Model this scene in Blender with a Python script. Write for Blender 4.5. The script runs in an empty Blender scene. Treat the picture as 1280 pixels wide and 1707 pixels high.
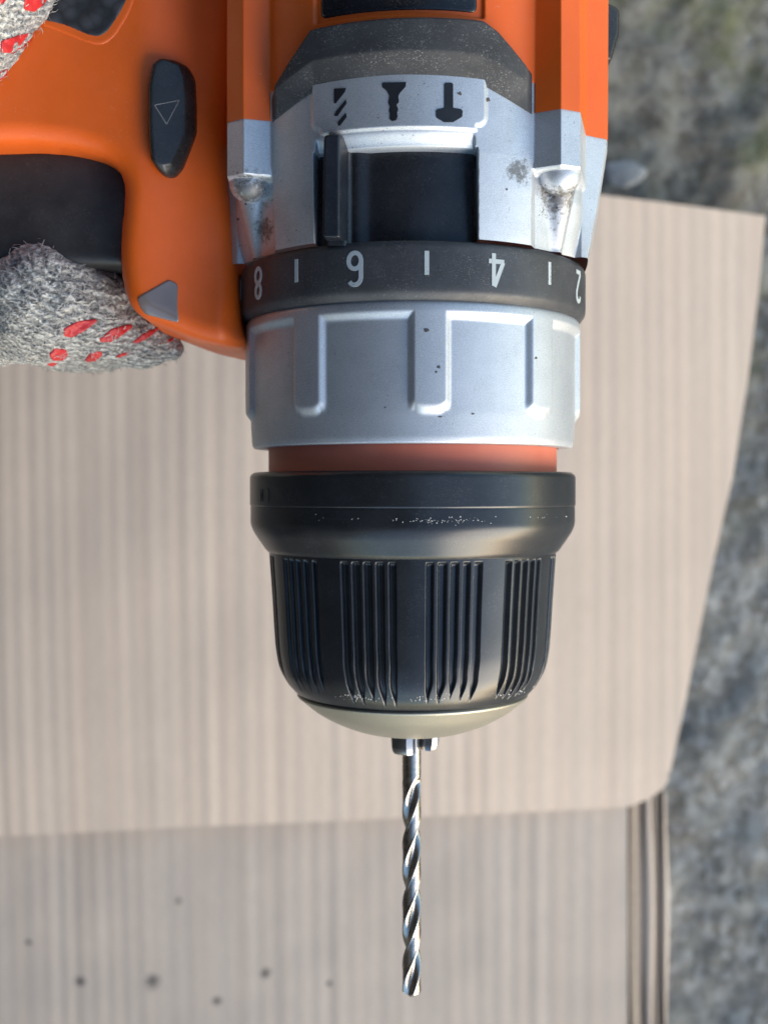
import bpy, math, random
import numpy as np
from mathutils import Vector, noise as mnoise
from mathutils.bvhtree import BVHTree

random.seed(7)
rng = np.random.default_rng(7)
scene = bpy.context.scene
C = scene.collection
R = math.radians

# ---------------------------------------------------------------- scale
# The model is drawn in tenths of a millimetre ("units"): X to the right, Y up
# the picture, Z towards the camera, origin on the level of the drill's axis.
S = 1e-4
F = 1950.0          # camera height above the drill axis, in units
GZ = -2340.0        # level of the ground
def W(p):           # units -> metres
    return (p[0]*S, p[1]*S, (p[2]-GZ)*S)

# ---------------------------------------------------------------- camera
cam = bpy.data.cameras.new('camera')
camo = bpy.data.objects.new('camera', cam)
C.objects.link(camo)
camo.location = W((0, 0, F))
cam.sensor_fit = 'VERTICAL'; cam.sensor_height = 24.0
cam.lens = 24.0*F/1707
cam.shift_y = -(853.5-815)/1707
cam.clip_start = 0.01; cam.clip_end = 100
cam.dof.use_dof = True
cam.dof.focus_distance = (F-235)*S
cam.dof.aperture_fstop = 14.0
scene.camera = camo

# ---------------------------------------------------------------- light
SUN_EL, SUN_AZ = 10.0, 136.0
world = bpy.data.worlds.new('World'); scene.world = world; world.use_nodes = True
wn = world.node_tree.nodes
sky = wn.new('ShaderNodeTexSky'); sky.sky_type = 'NISHITA'; sky.sun_disc = False
sky.sun_elevation = R(SUN_EL); sky.sun_rotation = R(SUN_AZ)
sky.air_density = 1.0; sky.dust_density = 0.1; sky.ozone_density = 2.0
world.node_tree.links.new(sky.outputs[0], wn['Background'].inputs[0])
wn['Background'].inputs[1].default_value = 0.15
sun = bpy.data.lights.new('sun', 'SUN'); sun.energy = 1.55; sun.angle = R(58); sun.color = (1, .85, .68)
suno = bpy.data.objects.new('sun', sun); C.objects.link(suno)
sd = Vector((math.sin(R(SUN_AZ))*math.cos(R(SUN_EL)), math.cos(R(SUN_AZ))*math.cos(R(SUN_EL)), math.sin(R(SUN_EL))))
suno.rotation_euler = sd.to_track_quat('Z', 'Y').to_euler()
suno.location = (1, 0, 2)
scene.view_settings.view_transform = 'Standard'; scene.view_settings.look = 'None'
scene.view_settings.exposure = 1.66; scene.view_settings.gamma = 1.0
scene.cycles.max_bounces = 8

# ---------------------------------------------------------------- materials
class NT:
    def __init__(s, name):
        s.m = bpy.data.materials.new(name); s.m.use_nodes = True
        s.t = s.m.node_tree; s.n = s.t.nodes; s.b = s.n['Principled BSDF']
        tc = s.n.new('ShaderNodeTexCoord'); s.co = tc.outputs['Object']
    def lk(s, a, b): s.t.links.new(a, b)
    def mapping(s, scale=(1, 1, 1), loc=(0, 0, 0)):
        m = s.n.new('ShaderNodeMapping'); m.inputs['Scale'].default_value = scale; m.inputs['Location'].default_value = loc
        s.lk(s.co, m.inputs['Vector']); return m.outputs[0]
    def noise(s, scale, detail=4, rough=.55, vec=None, dist=0):
        n = s.n.new('ShaderNodeTexNoise'); n.inputs['Scale'].default_value = scale
        n.inputs['Detail'].default_value = detail; n.inputs['Roughness'].default_value = rough
        n.inputs['Distortion'].default_value = dist
        s.lk(vec or s.co, n.inputs['Vector']); return n.outputs[0]
    def voro(s, scale, vec=None, feature='F1'):
        n = s.n.new('ShaderNodeTexVoronoi'); n.feature = feature; n.inputs['Scale'].default_value = scale
        s.lk(vec or s.co, n.inputs['Vector']); return n
    def ramp(s, fac, stops):
        r = s.n.new('ShaderNodeValToRGB'); s.lk(fac, r.inputs[0])
        e = r.color_ramp.elements
        while len(e) < len(stops): e.new(.5)
        for k, (p, c) in enumerate(stops):
            e[k].position = p
            e[k].color = (c, c, c, 1) if not hasattr(c, '__len__') else (*c[:3], 1)
        return r.outputs[0]
    def mix(s, fac, a, b, mode='MIX'):
        m = s.n.new('ShaderNodeMix'); m.data_type = 'RGBA'; m.blend_type = mode
        for sock, v in ((m.inputs[0], fac), (m.inputs[6], a), (m.inputs[7], b)):
            if hasattr(v, 'is_linked'): s.lk(v, sock)
            elif hasattr(v, '__len__'): sock.default_value = (*v[:3], 1)
            else: sock.default_value = v
        return m.outputs[2]
    def math(s, op, a, b=0.0, clamp=False):
        m = s.n.new('ShaderNodeMath'); m.operation = op; m.use_clamp = clamp
        for sock, v in ((m.inputs[0], a), (m.inputs[1], b)):
            if hasattr(v, 'is_linked'): s.lk(v, sock)
            else: sock.default_value = v
        return m.outputs[0]
    def set(s, **k):
        names = dict(col='Base Color', rough='Roughness', metal='Metallic', spec='Specular IOR Level', coat='Coat Weight',
                     coatr='Coat Roughness', sheen='Sheen Weight', sss='Subsurface Weight', alpha='Alpha', trans='Transmission Weight')
        for q, v in k.items():
            sock = s.b.inputs[names[q]]
            if hasattr(v, 'is_linked'): s.lk(v, sock)
            elif hasattr(v, '__len__'): sock.default_value = (*v[:3], 1)
            else: sock.default_value = v
        return s
    def bump(s, h, dist, strength=1.0):
        b = s.n.new('ShaderNodeBump'); b.inputs['Strength'].default_value = strength
        b.inputs['Distance'].default_value = dist
        s.lk(h, b.inputs['Height'])
        if s.b.inputs['Normal'].is_linked:
            s.lk(s.b.inputs['Normal'].links[0].from_socket, b.inputs['Normal'])
        s.lk(b.outputs[0], s.b.inputs['Normal']); return s

def dust_mask(t, scale=2200, lo=.62, hi=.68, big=140):
    """sparse specks, gathered in patches"""
    a = t.ramp(t.noise(scale, 2, .6), [(lo, 0.0), (hi, 1.0)])
    b = t.ramp(t.noise(big, 3, .6), [(.45, 0.0), (.65, 1.0)])
    return t.math('MULTIPLY', a, b)

M = {}
def mk_orange(name='orange_plastic', col=(.78, .122, .010)):
    t = NT(name)
    big = t.ramp(t.noise(60, 4, .6), [(.3, 0.0), (.7, 1.0)])
    c = t.mix(big, tuple(v*.90 for v in col), tuple(min(1, v*1.05+.003) for v in col))
    c = t.mix(t.math('MULTIPLY', dust_mask(t, 3000, .68, .72), .5), c, (.55, .42, .33))
    t.set(col=c, rough=t.ramp(t.noise(300, 3), [(.3, .36), (.7, .50)]), spec=.45)
    t.bump(t.noise(2600, 2), 4e-5, .45).bump(t.noise(400, 3), 4e-5, .25)
    M[name] = t.m
mk_orange()
def mk_silver(name, pits=False):
    t = NT(name)
    fl = t.noise(9000, 2, .7)
    base = t.mix(t.ramp(t.noise(220, 4, .6), [(.35, 0.0), (.65, 1.0)]), (.45, .485, .52), (.54, .575, .61))
    base = t.mix(t.ramp(fl, [(.42, 0.0), (.62, 1.0)]), base, (.72, .73, .75))
    lo = .66 if pits else .70
    if pits:      # dirt caked round the two screws and down their channels
        for (px_, py_, pz_, rad_) in ((212, 440, 500, 62), (-248, 440, 500, 58), (205, 395, 470, 40), (-235, 395, 470, 40), (143, 462, 550, 40)):
            g = t.n.new('ShaderNodeVectorMath'); g.operation = 'DISTANCE'; t.lk(t.co, g.inputs[0]); g.inputs[1].default_value = (px_*S, py_*S, pz_*S)
            near = t.math('SUBTRACT', 1.0, t.math('DIVIDE', g.outputs['Value'], rad_*S), True)
            gr_ = t.ramp(t.math('ADD', t.math('MULTIPLY', near, .42), t.math('MULTIPLY', t.noise(1300, 5, .7), .62)), [(.48, 0.0), (.60, .75)])
            base = t.mix(t.math('MULTIPLY', gr_, t.math('MULTIPLY', near, 2.5, True)), base, (.10, .082, .062))
    scr = t.ramp(t.noise(1, 3, .7, t.mapping((2600, 120, 900))), [(.66, 0.0), (.74, 1.0)])
    base = t.mix(t.math('MULTIPLY', scr, .35), base, (.78, .78, .78))
    base = t.mix(dust_mask(t, 2600, lo, lo+.04, 170), base, (.10, .085, .07))
    base = t.mix(t.math('MULTIPLY', t.ramp(t.noise(35, 4, .7), [(.5, 0.0), (.75, 1.0)]), .35 if pits else .12), base, (.20, .17, .14))
    t.set(col=base, metal=.66, rough=t.ramp(fl, [(.35, .56), (.65, .46)]), spec=.5)
    t.bump(fl, 1.5e-5, .5).bump(t.noise(500, 4), 5e-5, .45 if pits else .18)
    M[name] = t.m
mk_silver('silver_paint'); mk_silver('cast_silver', True)
def mk_black(name, col=(.018, .019, .021), r=(.30, .42), fuzz=0.0, bump=.3, scr=False, spec=.5):
    t = NT(name)
    c = t.mix(t.ramp(t.noise(150, 4, .6), [(.35, 0.0), (.7, 1.0)]), col, tuple(v*1.6+.003 for v in col))
    if fuzz:
        hair = t.ramp(t.noise(1, 3, .6, t.mapping((1600, 3600, 2500)), 1.2), [(.60, 0.0), (.70, 1.0)])
        c = t.mix(t.math('MULTIPLY', hair, fuzz), c, (.36, .34, .31))
        c = t.mix(t.math('MULTIPLY', dust_mask(t, 4500, .60, .66, 220), min(1, fuzz*1.6)), c, (.50, .48, .44))
    if scr:
        sc = t.ramp(t.noise(1, 4, .7, t.mapping((25, 1500, 25))), [(.66, 0.0), (.80, 1.0)])
        c = t.mix(t.math('MULTIPLY', sc, .10), c, (.22, .21, .20))
        t.set(rough=t.mix(sc, (r[0],)*3, (r[1]+.08,)*3))
    else:
        t.set(rough=t.ramp(t.noise(700, 3), [(.3, r[0]), (.7, r[1])]))
    t.set(col=c, spec=spec)
    t.bump(t.noise(5200, 2), 2e-5, bump)
    M[name] = t.m
mk_black('chuck_black', (.017, .018, .020), r=(.30, .40), scr=True, fuzz=.07, spec=.62)
mk_black('torque_black', (.040, .041, .044), (.40, .52), .16)
mk_black('selector_black', (.012, .013, .016), (.24, .34), .07)
mk_black('trigger_black', (.022, .021, .021), (.42, .55), .05)
mk_black('button_black', (.014, .014, .014), (.24, .34), .06)
mk_black('icon_black', (.012, .014, .018), (.35, .5), .03, spec=.4)
mk_black('tab_black', (.008, .010, .015), (.30, .42), .05, spec=.35)
mk_black('bumper_rubber', (.036, .036, .037), (.62, .8), .30, 1.0)
mk_black('window_black', (.010, .011, .014), (.2, .3), .10)
# hexagon textured grip rubber
t = NT('grip_rubber')
v = t.voro(430, t.mapping((1, 1, 1)))
t.set(col=t.mix(t.ramp(v.outputs['Distance'], [(.25, 1.0), (.6, 0.0)]), (.016, .017, .019), (.045, .046, .050)), rough=.5)
t.bump(t.math('SUBTRACT', 1.0, v.outputs['Distance']), 3e-4, .8)
M['grip_rubber'] = t.m
t = NT('orange_ring')
t.set(col=t.mix(t.ramp(t.noise(90, 4), [(.35, 0.0), (.7, 1.0)]), (.66, .17, .10), (.74, .22, .13)), rough=.5)
t.bump(t.noise(1, 3, .6, t.mapping((60, 2500, 60))), 3e-5, .4)
M['orange_ring'] = t.m
t = NT('nickel')
t.set(col=t.mix(t.noise(8000, 2, .7), (.33, .31, .255), (.50, .47, .395)), metal=.85, rough=.48)
t.bump(t.noise(7000, 2), 2.5e-5, .6)
M['nickel'] = t.m
t = NT('steel')
t.set(col=t.mix(t.noise(900, 3), (.44, .39, .33), (.64, .59, .53)), metal=1.0, rough=t.ramp(t.noise(1200, 3), [(.3, .24), (.7, .34)]))
M['steel'] = t.m
t = NT('dark_steel')
t.set(col=(.33, .34, .36), metal=1.0, rough=.30); t.bump(t.noise(3000, 3), 3e-5, .4)
M['dark_steel'] = t.m
t = NT('screw_steel')
t.set(col=t.mix(dust_mask(t, 2500, .55, .62, 300), (.36, .36, .365), (.10, .07, .05)), metal=.8, rough=.44); t.bump(t.noise(900, 4), 1.2e-4, .5)
M['screw_steel'] = t.m
t = NT('print_white')
t.set(col=t.mix(dust_mask(t, 3500, .6, .64), (.50, .54, .54), (.12, .12, .12)), rough=.5); M['print_white'] = t.m
t = NT('print_grey')
t.set(col=(.16, .155, .15), rough=.5); M['print_grey'] = t.m
t = NT('grime')
t.set(col=(.085, .075, .07), rough=.6); M['grime'] = t.m
t = NT('pale_dust')
t.set(col=(.42, .41, .40), rough=.8); M['pale_dust'] = t.m
t = NT('lens_grey')
t.set(col=t.mix(t.noise(120, 2), (.13, .105, .10), (.24, .20, .19)), rough=.14, spec=.6, coat=.6, coatr=.1); M['lens_grey'] = t.m
# knitted glove
t = NT('glove_knit')
st = t.mapping((560, 1500, 900))
n1 = t.noise(1, 3, .65, st, 1.4)
n2 = t.noise(1800, 2, .6)
c = t.mix(t.ramp(n1, [(.38, 0.0), (.60, 1.0)]), (.20, .185, .16), (.80, .755, .66))
c = t.mix(t.ramp(n2, [(.52, 0.0), (.66, 1.0)]), c, (.82, .80, .74))
c = t.mix(t.ramp(t.noise(900, 3), [(.60, 0.0), (.70, 1.0)]), c, (.06, .065, .09))
t.set(col=c, rough=.95, spec=.1, sheen=.35)
wv = t.n.new('ShaderNodeTexWave'); wv.wave_type = 'BANDS'; wv.bands_direction = 'DIAGONAL'; wv.inputs['Scale'].default_value = 330
wv.inputs['Distortion'].default_value = 5.0; wv.inputs['Detail'].default_value = 2.0; wv.inputs['Detail Scale'].default_value = 2.2; t.lk(t.co, wv.inputs['Vector'])
c2 = t.mix(t.math('MULTIPLY', t.ramp(wv.outputs['Fac'], [(.15, 1.0), (.5, 0.0)]), .55), c, (.075, .072, .07))
t.set(col=c2)
t.bump(wv.outputs['Fac'], 7e-4, .8).bump(n1, 5e-4, .7).bump(n2, 2e-4, .6)
M['glove_knit'] = t.m
t = NT('glove_fibre'); t.set(col=(.48, .46, .43), rough=.9, spec=.1); M['glove_fibre'] = t.m
t = NT('glove_red')
t.set(col=t.mix(t.noise(900, 3), (.52, .020, .022), (.66, .035, .035)), rough=.45); t.bump(t.noise(1300, 3), 2e-4, .6)
M['glove_red'] = t.m
# cardboard
def mk_card(name, a, b, spots=()):
    t = NT(name)
    streak = t.noise(1, 1.5, .5, t.mapping((150, 5, 1)))
    fibre = t.noise(1, 4, .6, t.mapping((600, 160, 100)))
    blot = t.noise(14, 4, .6)
    c = t.mix(t.ramp(streak, [(.25, 0.0), (.80, 1.0)]), a, b)
    c = t.mix(t.math('MULTIPLY', t.ramp(fibre, [(.4, 0.0), (.7, 1.0)]), .25), c, tuple(v*.8 for v in a))
    c = t.mix(t.math('MULTIPLY', t.ramp(blot, [(.45, 0.0), (.7, 1.0)]), .35), c, tuple(v*.82 for v in a))
    if spots:
        w = t.noise(220, 3, .6)
        for (x, y, r) in spots:
            g = t.n.new('ShaderNodeVectorMath'); g.operation = 'DISTANCE'
            t.lk(t.mapping((1, 1, 0)), g.inputs[0]); g.inputs[1].default_value = (x*S, y*S, 0)
            d = t.math('ADD', t.math('DIVIDE', g.outputs['Value'], r*S), t.math('MULTIPLY', w, 1.4))
            c = t.mix(t.ramp(d, [(.95, .85), (1.0, 0.0)]) if False else t.math('MULTIPLY', t.math('SUBTRACT', 1.75, d, True), 1.0, True), c, (.05, .05, .055))
    t.set(col=c, rough=.85, spec=.2)
    t.bump(t.noise(1500, 3), 5e-5, .4)
    M[name] = t.m
t = NT('kraft_edge'); t.set(col=t.mix(t.noise(400, 3), (.12, .085, .06), (.20, .145, .10)), rough=.9); M['kraft_edge'] = t.m
t = NT('kraft_inner_shaded'); t.set(col=t.mix(t.noise(400, 3), (.36, .265, .185), (.50, .38, .28)), rough=.9); M['kraft_inner_shaded'] = t.m  # inner kraft brown, with shade between the folds put into the colour
# ground
t = NT('rough_concrete')
n = t.noise(90, 10, .72); n2 = t.noise(14, 5, .6); g = t.voro(300, t.mapping((1, .8, 1))); g2 = t.voro(120)
c = t.mix(t.ramp(n, [(.36, 0.0), (.64, 1.0)]), (.23, .20, .155), (.45, .41, .335))
bw = t.n.new('ShaderNodeRGBToBW'); t.lk(g.outputs['Color'], bw.inputs[0])
c = t.mix(.38, c, t.ramp(bw.outputs[0], [(.2, (.09, .088, .08)), (.5, (.23, .225, .21)), (.8, (.50, .49, .47))]))
bw2 = t.n.new('ShaderNodeRGBToBW'); t.lk(g2.outputs['Color'], bw2.inputs[0])
peb = t.math('MULTIPLY', t.ramp(g2.outputs['Distance'], [(.22, 1.0), (.38, 0.0)]), t.ramp(bw2.outputs[0], [(.62, 0.0), (.72, 1.0)]))
c = t.mix(t.math('MULTIPLY', peb, .5), c, (.50, .48, .44))
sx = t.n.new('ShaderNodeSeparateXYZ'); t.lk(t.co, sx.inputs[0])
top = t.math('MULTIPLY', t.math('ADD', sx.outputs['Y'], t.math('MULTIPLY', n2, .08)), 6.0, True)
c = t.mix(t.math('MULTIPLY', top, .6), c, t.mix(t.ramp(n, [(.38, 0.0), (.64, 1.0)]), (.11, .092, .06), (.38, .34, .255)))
moss = t.math('MULTIPLY', t.ramp(t.noise(26, 5, .6), [(.54, 0.0), (.66, 1.0)]), t.math('MULTIPLY', top, .6))
c = t.mix(moss, c, (.17, .18, .06))
t.set(col=c, rough=.9, spec=.25)
t.bump(t.noise(300, 6, .7), 8e-4, .8)
M['rough_concrete'] = t.m
t = NT('pale_stone'); t.set(col=t.mix(t.noise(200, 5, .7), (.42, .40, .37), (.62, .60, .56)), rough=.9); t.bump(t.noise(300, 5), 8e-4, .8); M['pale_stone'] = t.m
t = NT('blocker_render'); t.set(col=t.mix(t.noise(6, 6, .6), (.045, .042, .04), (.07, .066, .06)), rough=.9); t.bump(t.noise(80, 5), 4e-3, .8); M['blocker_render'] = t.m  # dark coat of the unseen, added light-blocking walls and roof

# ---------------------------------------------------------------- helpers
def smooth(a, b, x):
    t_ = np.clip((np.asarray(x, float)-a)/(b-a), 0, 1); return t_*t_*(3-2*t_)
def smax(a, b, k):
    h = np.clip(.5+.5*(a-b)/k, 0, 1); return b*(1-h)+a*h+k*h*(1-h)
def smin(a, b, k): return -smax(-a, -b, k)

class Thing:
    def __init__(s, name, label, cat, base, group=None):
        s.o = bpy.data.objects.new(name, None); C.objects.link(s.o)
        s.base = np.array(W(base)); s.o.location = s.base
        s.o.empty_display_size = .01
        s.o['label'] = label; s.o['category'] = cat
        if group: s.o['group'] = group
def build(name, V, faces, mat, thing=None, parent=None, label=None, smooth_=True, kind=None, sharp=None):
    """V in units; the object's origin is the thing's base"""
    V = np.asarray(V, float)
    P = np.stack([V[:, 0]*S, V[:, 1]*S, (V[:, 2]-GZ)*S], 1)
    if thing is not None: P = P - thing.base
    me = bpy.data.meshes.new(name)
    me.from_pydata(P.tolist(), [], faces if isinstance(faces, list) else faces.tolist())
    me.validate(); me.update()
    if smooth_: me.polygons.foreach_set('use_smooth', [True]*len(me.polygons))
    if sharp: me.set_sharp_from_angle(angle=R(sharp))
    me.materials.append(M[mat] if isinstance(mat, str) else mat)
    o = bpy.data.objects.new(name, me); C.objects.link(o)
    if parent is not None: o.parent = parent
    elif thing is not None: o.parent = thing.o
    if label: o['label'] = label
    if kind: o['kind'] = kind
    o['_'] = 0; del o['_']
    return o
def grid_faces(m, n, wrap=False, flip=False):
    i = np.arange(m-1)[:, None]; j = np.arange(n if wrap else n-1)[None, :]
    a = i*n+j; b = i*n+(j+1) % n; c = (i+1)*n+(j+1) % n; d = (i+1)*n+j
    f = np.stack([a, b, c, d], -1).reshape(-1, 4)
    return f[:, ::-1] if flip else f

AX = 47.0      # the drill axis stands this far right of the camera
def interp_profile(pts, step, rr=None):
    """pts (r,y) -> dense list, corners kept"""
    out = []
    for (r0, y0), (r1, y1) in zip(pts[:-1], pts[1:]):
        L = math.hypot(r1-r0, y1-y0); n = max(1, int(L/step))
        for k in range(n): out.append((r0+(r1-r0)*k/n, y0+(y1-y0)*k/n))
    out.append(pts[-1]); return np.array(out)
def fillet(pts, rad, n=5):
    """round the corners of an open profile"""
    out = [pts[0]]
    for i in range(1, len(pts)-1):
        p, a, b = np.array(pts[i], float), np.array(pts[i-1], float), np.array(pts[i+1], float)
        la, lb = np.linalg.norm(a-p), np.linalg.norm(b-p)
        rr = rad[i] if hasattr(rad, '__len__') else rad
        q = min(rr, la*.45, lb*.45)
        s0 = p+(a-p)/la*q; s1 = p+(b-p)/lb*q
        for k in range(n+1):
            u = k/n; out.append(tuple((1-u)**2*s0+2*u*(1-u)*p+u*u*s1))
    out.append(pts[-1]); return out
def lathe(name, prof, mat, thing, nth=256, mod=None, cx=AX, cz=0.0, sharp=None, **k):
    prof = np.asarray(prof, float)
    th = np.linspace(-math.pi, math.pi, nth, endpoint=False)
    Rr = np.repeat(prof[:, 0:1], nth, 1); Y = np.repeat(prof[:, 1:2], nth, 1); T = np.repeat(th[None], len(prof), 0)
    if mod: Rr, Y = mod(Rr, Y, T)
    V = np.stack([cx+Rr*np.sin(T), Y, cz+Rr*np.cos(T)], -1).reshape(-1, 3)
    return build(name, V, grid_faces(len(prof), nth, True, flip=True), mat, thing, sharp=sharp, **k)

def sdf_poly(P, poly):
    """signed distance (positive inside) and nearest point; chunked"""
    poly = np.asarray(poly, float); A = poly; B = np.roll(poly, -1, 0)
    d2 = np.full(len(P), 1e18); Q = np.zeros_like(P); ins = np.zeros(len(P), bool)
    for a, b in zip(A, B):
        e = b-a; L = e@e
        if L < 1e-9: continue
        u = np.clip(((P-a)@e)/L, 0, 1); q = a+u[:, None]*e
        d = ((P-q)**2).sum(1); mk = d < d2; d2[mk] = d[mk]; Q[mk] = q[mk]
        if a[1] != b[1]:
            c = ((a[1] > P[:, 1]) != (b[1] > P[:, 1])) & (P[:, 0] < (b[0]-a[0])*(P[:, 1]-a[1])/(b[1]-a[1])+a[0])
            ins ^= c
    d = np.sqrt(d2); return np.where(ins, d, -d), Q
def gridpoly(poly, res):
    poly = np.asarray(poly, float)
    lo = poly.min(0)-res*1.5; hi = poly.max(0)+res*1.5
    nx = int((hi[0]-lo[0])/res)+2; ny = int((hi[1]-lo[1])/res)+2
    X, Y = np.meshgrid(lo[0]+np.arange(nx)*res, lo[1]+np.arange(ny)*res)
    P = np.stack([X.ravel(), Y.ravel()], 1)
    d, Q = sdf_poly(P, poly)
    inside = d > 0
    f = grid_faces(ny, nx)
    keep = inside[f].any(1); f = f[keep]
    P = np.where(inside[:, None], P, Q); d = np.maximum(d, 0)
    used, inv = np.unique(f, return_inverse=True)
    return P[used], inv.reshape(-1, 4), d[used]
def clean(f):
    out = []
    for q in f:
        r = []
        for v_ in q:
            if v_ not in r: r.append(int(v_))
        if len(r) > 2: out.append(r)
    return out
def boundary(faces):
    cnt = {}
    for q in faces:
        for a, b in zip(q, list(q[1:])+[q[0]]):
            cnt[(a, b)] = cnt.get((a, b), 0)+1
    return [(a, b) for (a, b) in cnt if (b, a) not in cnt]
def roundpoly(pts, rad, n=5):
    pts = [np.array(p, float) for p in pts]; out = []
    N = len(pts)
    for i in range(N):
        p, a, b = pts[i], pts[i-1], pts[(i+1) % N]
        la, lb = np.linalg.norm(a-p), np.linalg.norm(b-p)
        r_ = rad[i] if hasattr(rad, '__len__') else rad
        q = min(r_, la*.48, lb*.48)
        s0 = p+(a-p)/la*q; s1 = p+(b-p)/lb*q
        for k in range(n+1):
            u = k/n; out.append((1-u)**2*s0+2*u*(1-u)*p+u*u*s1)
    return np.array(out)
def rim(d, r):   # height lost at a rounded edge
    dd = np.clip(d, 0, r); return r-np.sqrt(np.maximum(r*r-(r-dd)**2, 0))
def pad(name, poly, zf, mat, thing, res=3, rnd=0, depth=20, post=None, edge=None, **k):
    """a solid slab: outline (X,Y), top z=zf(x,y) with a rounded rim, wall going down by depth"""
    P, f, d = gridpoly(poly, res)
    z = zf(P[:, 0], P[:, 1]); z = z-(rim(d, rnd) if rnd else 0)
    V = np.column_stack([P, z]); f = clean(f)
    be = boundary(f)
    ids = sorted({i for e in be for i in e}); n = len(V)
    m1 = {i: n+k_ for k_, i in enumerate(ids)}; m2 = {i: n+len(ids)+k_ for k_, i in enumerate(ids)}
    base = V[ids].copy(); low = base.copy()
    low[:, 2] = low[:, 2]-depth if not callable(depth) else depth(low[:, 0], low[:, 1])
    if rnd: m1 = {i: i for i in ids}; V = np.vstack([V, base, low])
    else: V = np.vstack([V, base, low])
    f = f+[[m1[b], m1[a], m2[a], m2[b]] for a, b in be]
    if post: V = post(V)
    o = build(name, V, f, mat, thing, **k)
    if edge:
        o.data.materials.append(M[edge]); nf = len(f)-len(be)
        for i, p_ in enumerate(o.data.polygons):
            if i >= nf: p_.material_index = 1
    return o
def unp(u, v, z):      # a point seen at pixel (u,v) of the 1280x1707 photo that lies at height z
    s = (F-z)/F; return ((u-640)*s, (815-v)*s)
def unpl(pts, z): return [unp(u, v, z) for u, v in pts]

bvhs = {}
def bvh_of(*objs):
    vs, fs = [], []
    for o in objs:
        mw = o.matrix_basis if o.parent is None else o.parent.matrix_basis @ o.matrix_basis
        n = len(vs)
        vs += [mw @ v_.co for v_ in o.data.vertices]
        fs += [[n+i for i in p.vertices] for p in o.data.polygons]
    return BVHTree.FromPolygons(vs, fs)
def decal(name, poly, bvh, mat, thing, res=2.0, off=.6, rnd=0, base=-2.0, parent=None, **k):
    """thin print or inlay that lies on a surface: its outline was measured in the photo and is laid onto the surface"""
    P, f, d = gridpoly(poly, res); f = clean(f)
    o = Vector(W((0, 0, F))); top = []; ok = []
    nrm = []
    for (u, v_) in P:
        q = Vector(W(((u-640), (815-v_), 0)))-o
        h = bvh.ray_cast(o, q.normalized())
        if h[0] is None: top.append((0, 0, 0)); nrm.append((0, 0, 1)); ok.append(False); continue
        n_ = h[1] if h[1].z > 0 else -h[1]
        top.append((h[0].x/S, h[0].y/S, h[0].z/S+GZ)); nrm.append(n_); ok.append(True)
    top = np.array(top); nrm = np.array([tuple(n_) for n_ in nrm])
    f = [q for q in f if all(ok[i] for i in q)]
    if not f: return None
    lift = off-(rim(d, rnd) if rnd else 0)
    V = top+nrm*np.reshape(lift*np.ones(len(P)), (-1, 1))
    be = boundary(f); ids = sorted({i for e in be for i in e}); n = len(V)
    m2 = {i: n+k_ for k_, i in enumerate(ids)}
    V = np.vstack([V, top[ids]+nrm[ids]*base])
    f = f+[[b, a, m2[a], m2[b]] for a, b in be]
    return build(name, V, f, mat, thing, parent=parent, **k)

# ================================================================ THE SETTING
def fbm(x, y, s, oct=4, seed=0.0):
    out = np.zeros(x.shape); fl = out.ravel(); xf, yf = x.ravel(), y.ravel()
    for i in range(len(fl)):
        fl[i] = mnoise.fractal((xf[i]*s+seed, yf[i]*s-seed, seed), .9, 2.0, oct)
    return out
gx = np.concatenate([[-30000, -9000, -4000], np.linspace(-2300, 2300, 250), [4000, 9000, 30000]])
gy = np.concatenate([[-30000, -9000, -4500], np.linspace(-2900, 2500, 290), [4500, 9000, 30000]])
GX, GY = np.meshgrid(gx, gy)
hz = fbm(GX, GY, .0028, 5, 3.1)*34
hz = np.where((abs(GX) > 2350) | (GY > 2600) | (GY < -3000), 0, hz)
ground = build('ground', np.column_stack([GX.ravel(), GY.ravel(), (GZ+hz-20).ravel()]), grid_faces(len(gy), len(gx)), 'rough_concrete')
ground['kind'] = 'structure'
ground['label'] = 'rough grey concrete ground with grit and a mossy brown patch'

# unseen walls and roof, added to keep light off the left side
def box(x0, x1, y0, y1, z0, z1):
    V = [(x, y, z) for x in (x0, x1) for y in (y0, y1) for z in (z0, z1)]
    Fc = [[0, 1, 3, 2], [4, 6, 7, 5], [0, 4, 5, 1], [2, 3, 7, 6], [0, 2, 6, 4], [1, 5, 7, 3]]
    return V, Fc
light_blocker = Thing('light_blocker', 'unseen dark walls and roof, added to block light from the left and above', 'light_blocker', (-9000, 0, GZ))
V, Fc = box(-9200, -7200, -12000, 12000, GZ-300, GZ+27000)
build('wall', V, Fc, 'blocker_render', light_blocker, smooth_=False)  # unseen, added to darken the left side and its reflections
V, Fc = box(-7190, 2500, 6500, 8500, GZ-300, GZ+24400)
build('wall', V, Fc, 'blocker_render', light_blocker, smooth_=False)  # unseen second blocker, added to cut the sky on the far side
V, Fc = box(-7190, 800, -12000, 12000, GZ+24500, GZ+26000)
build('blocker_roof', V, Fc, 'blocker_render', light_blocker, smooth_=False)  # unseen cover, added to darken the sky overhead

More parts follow.
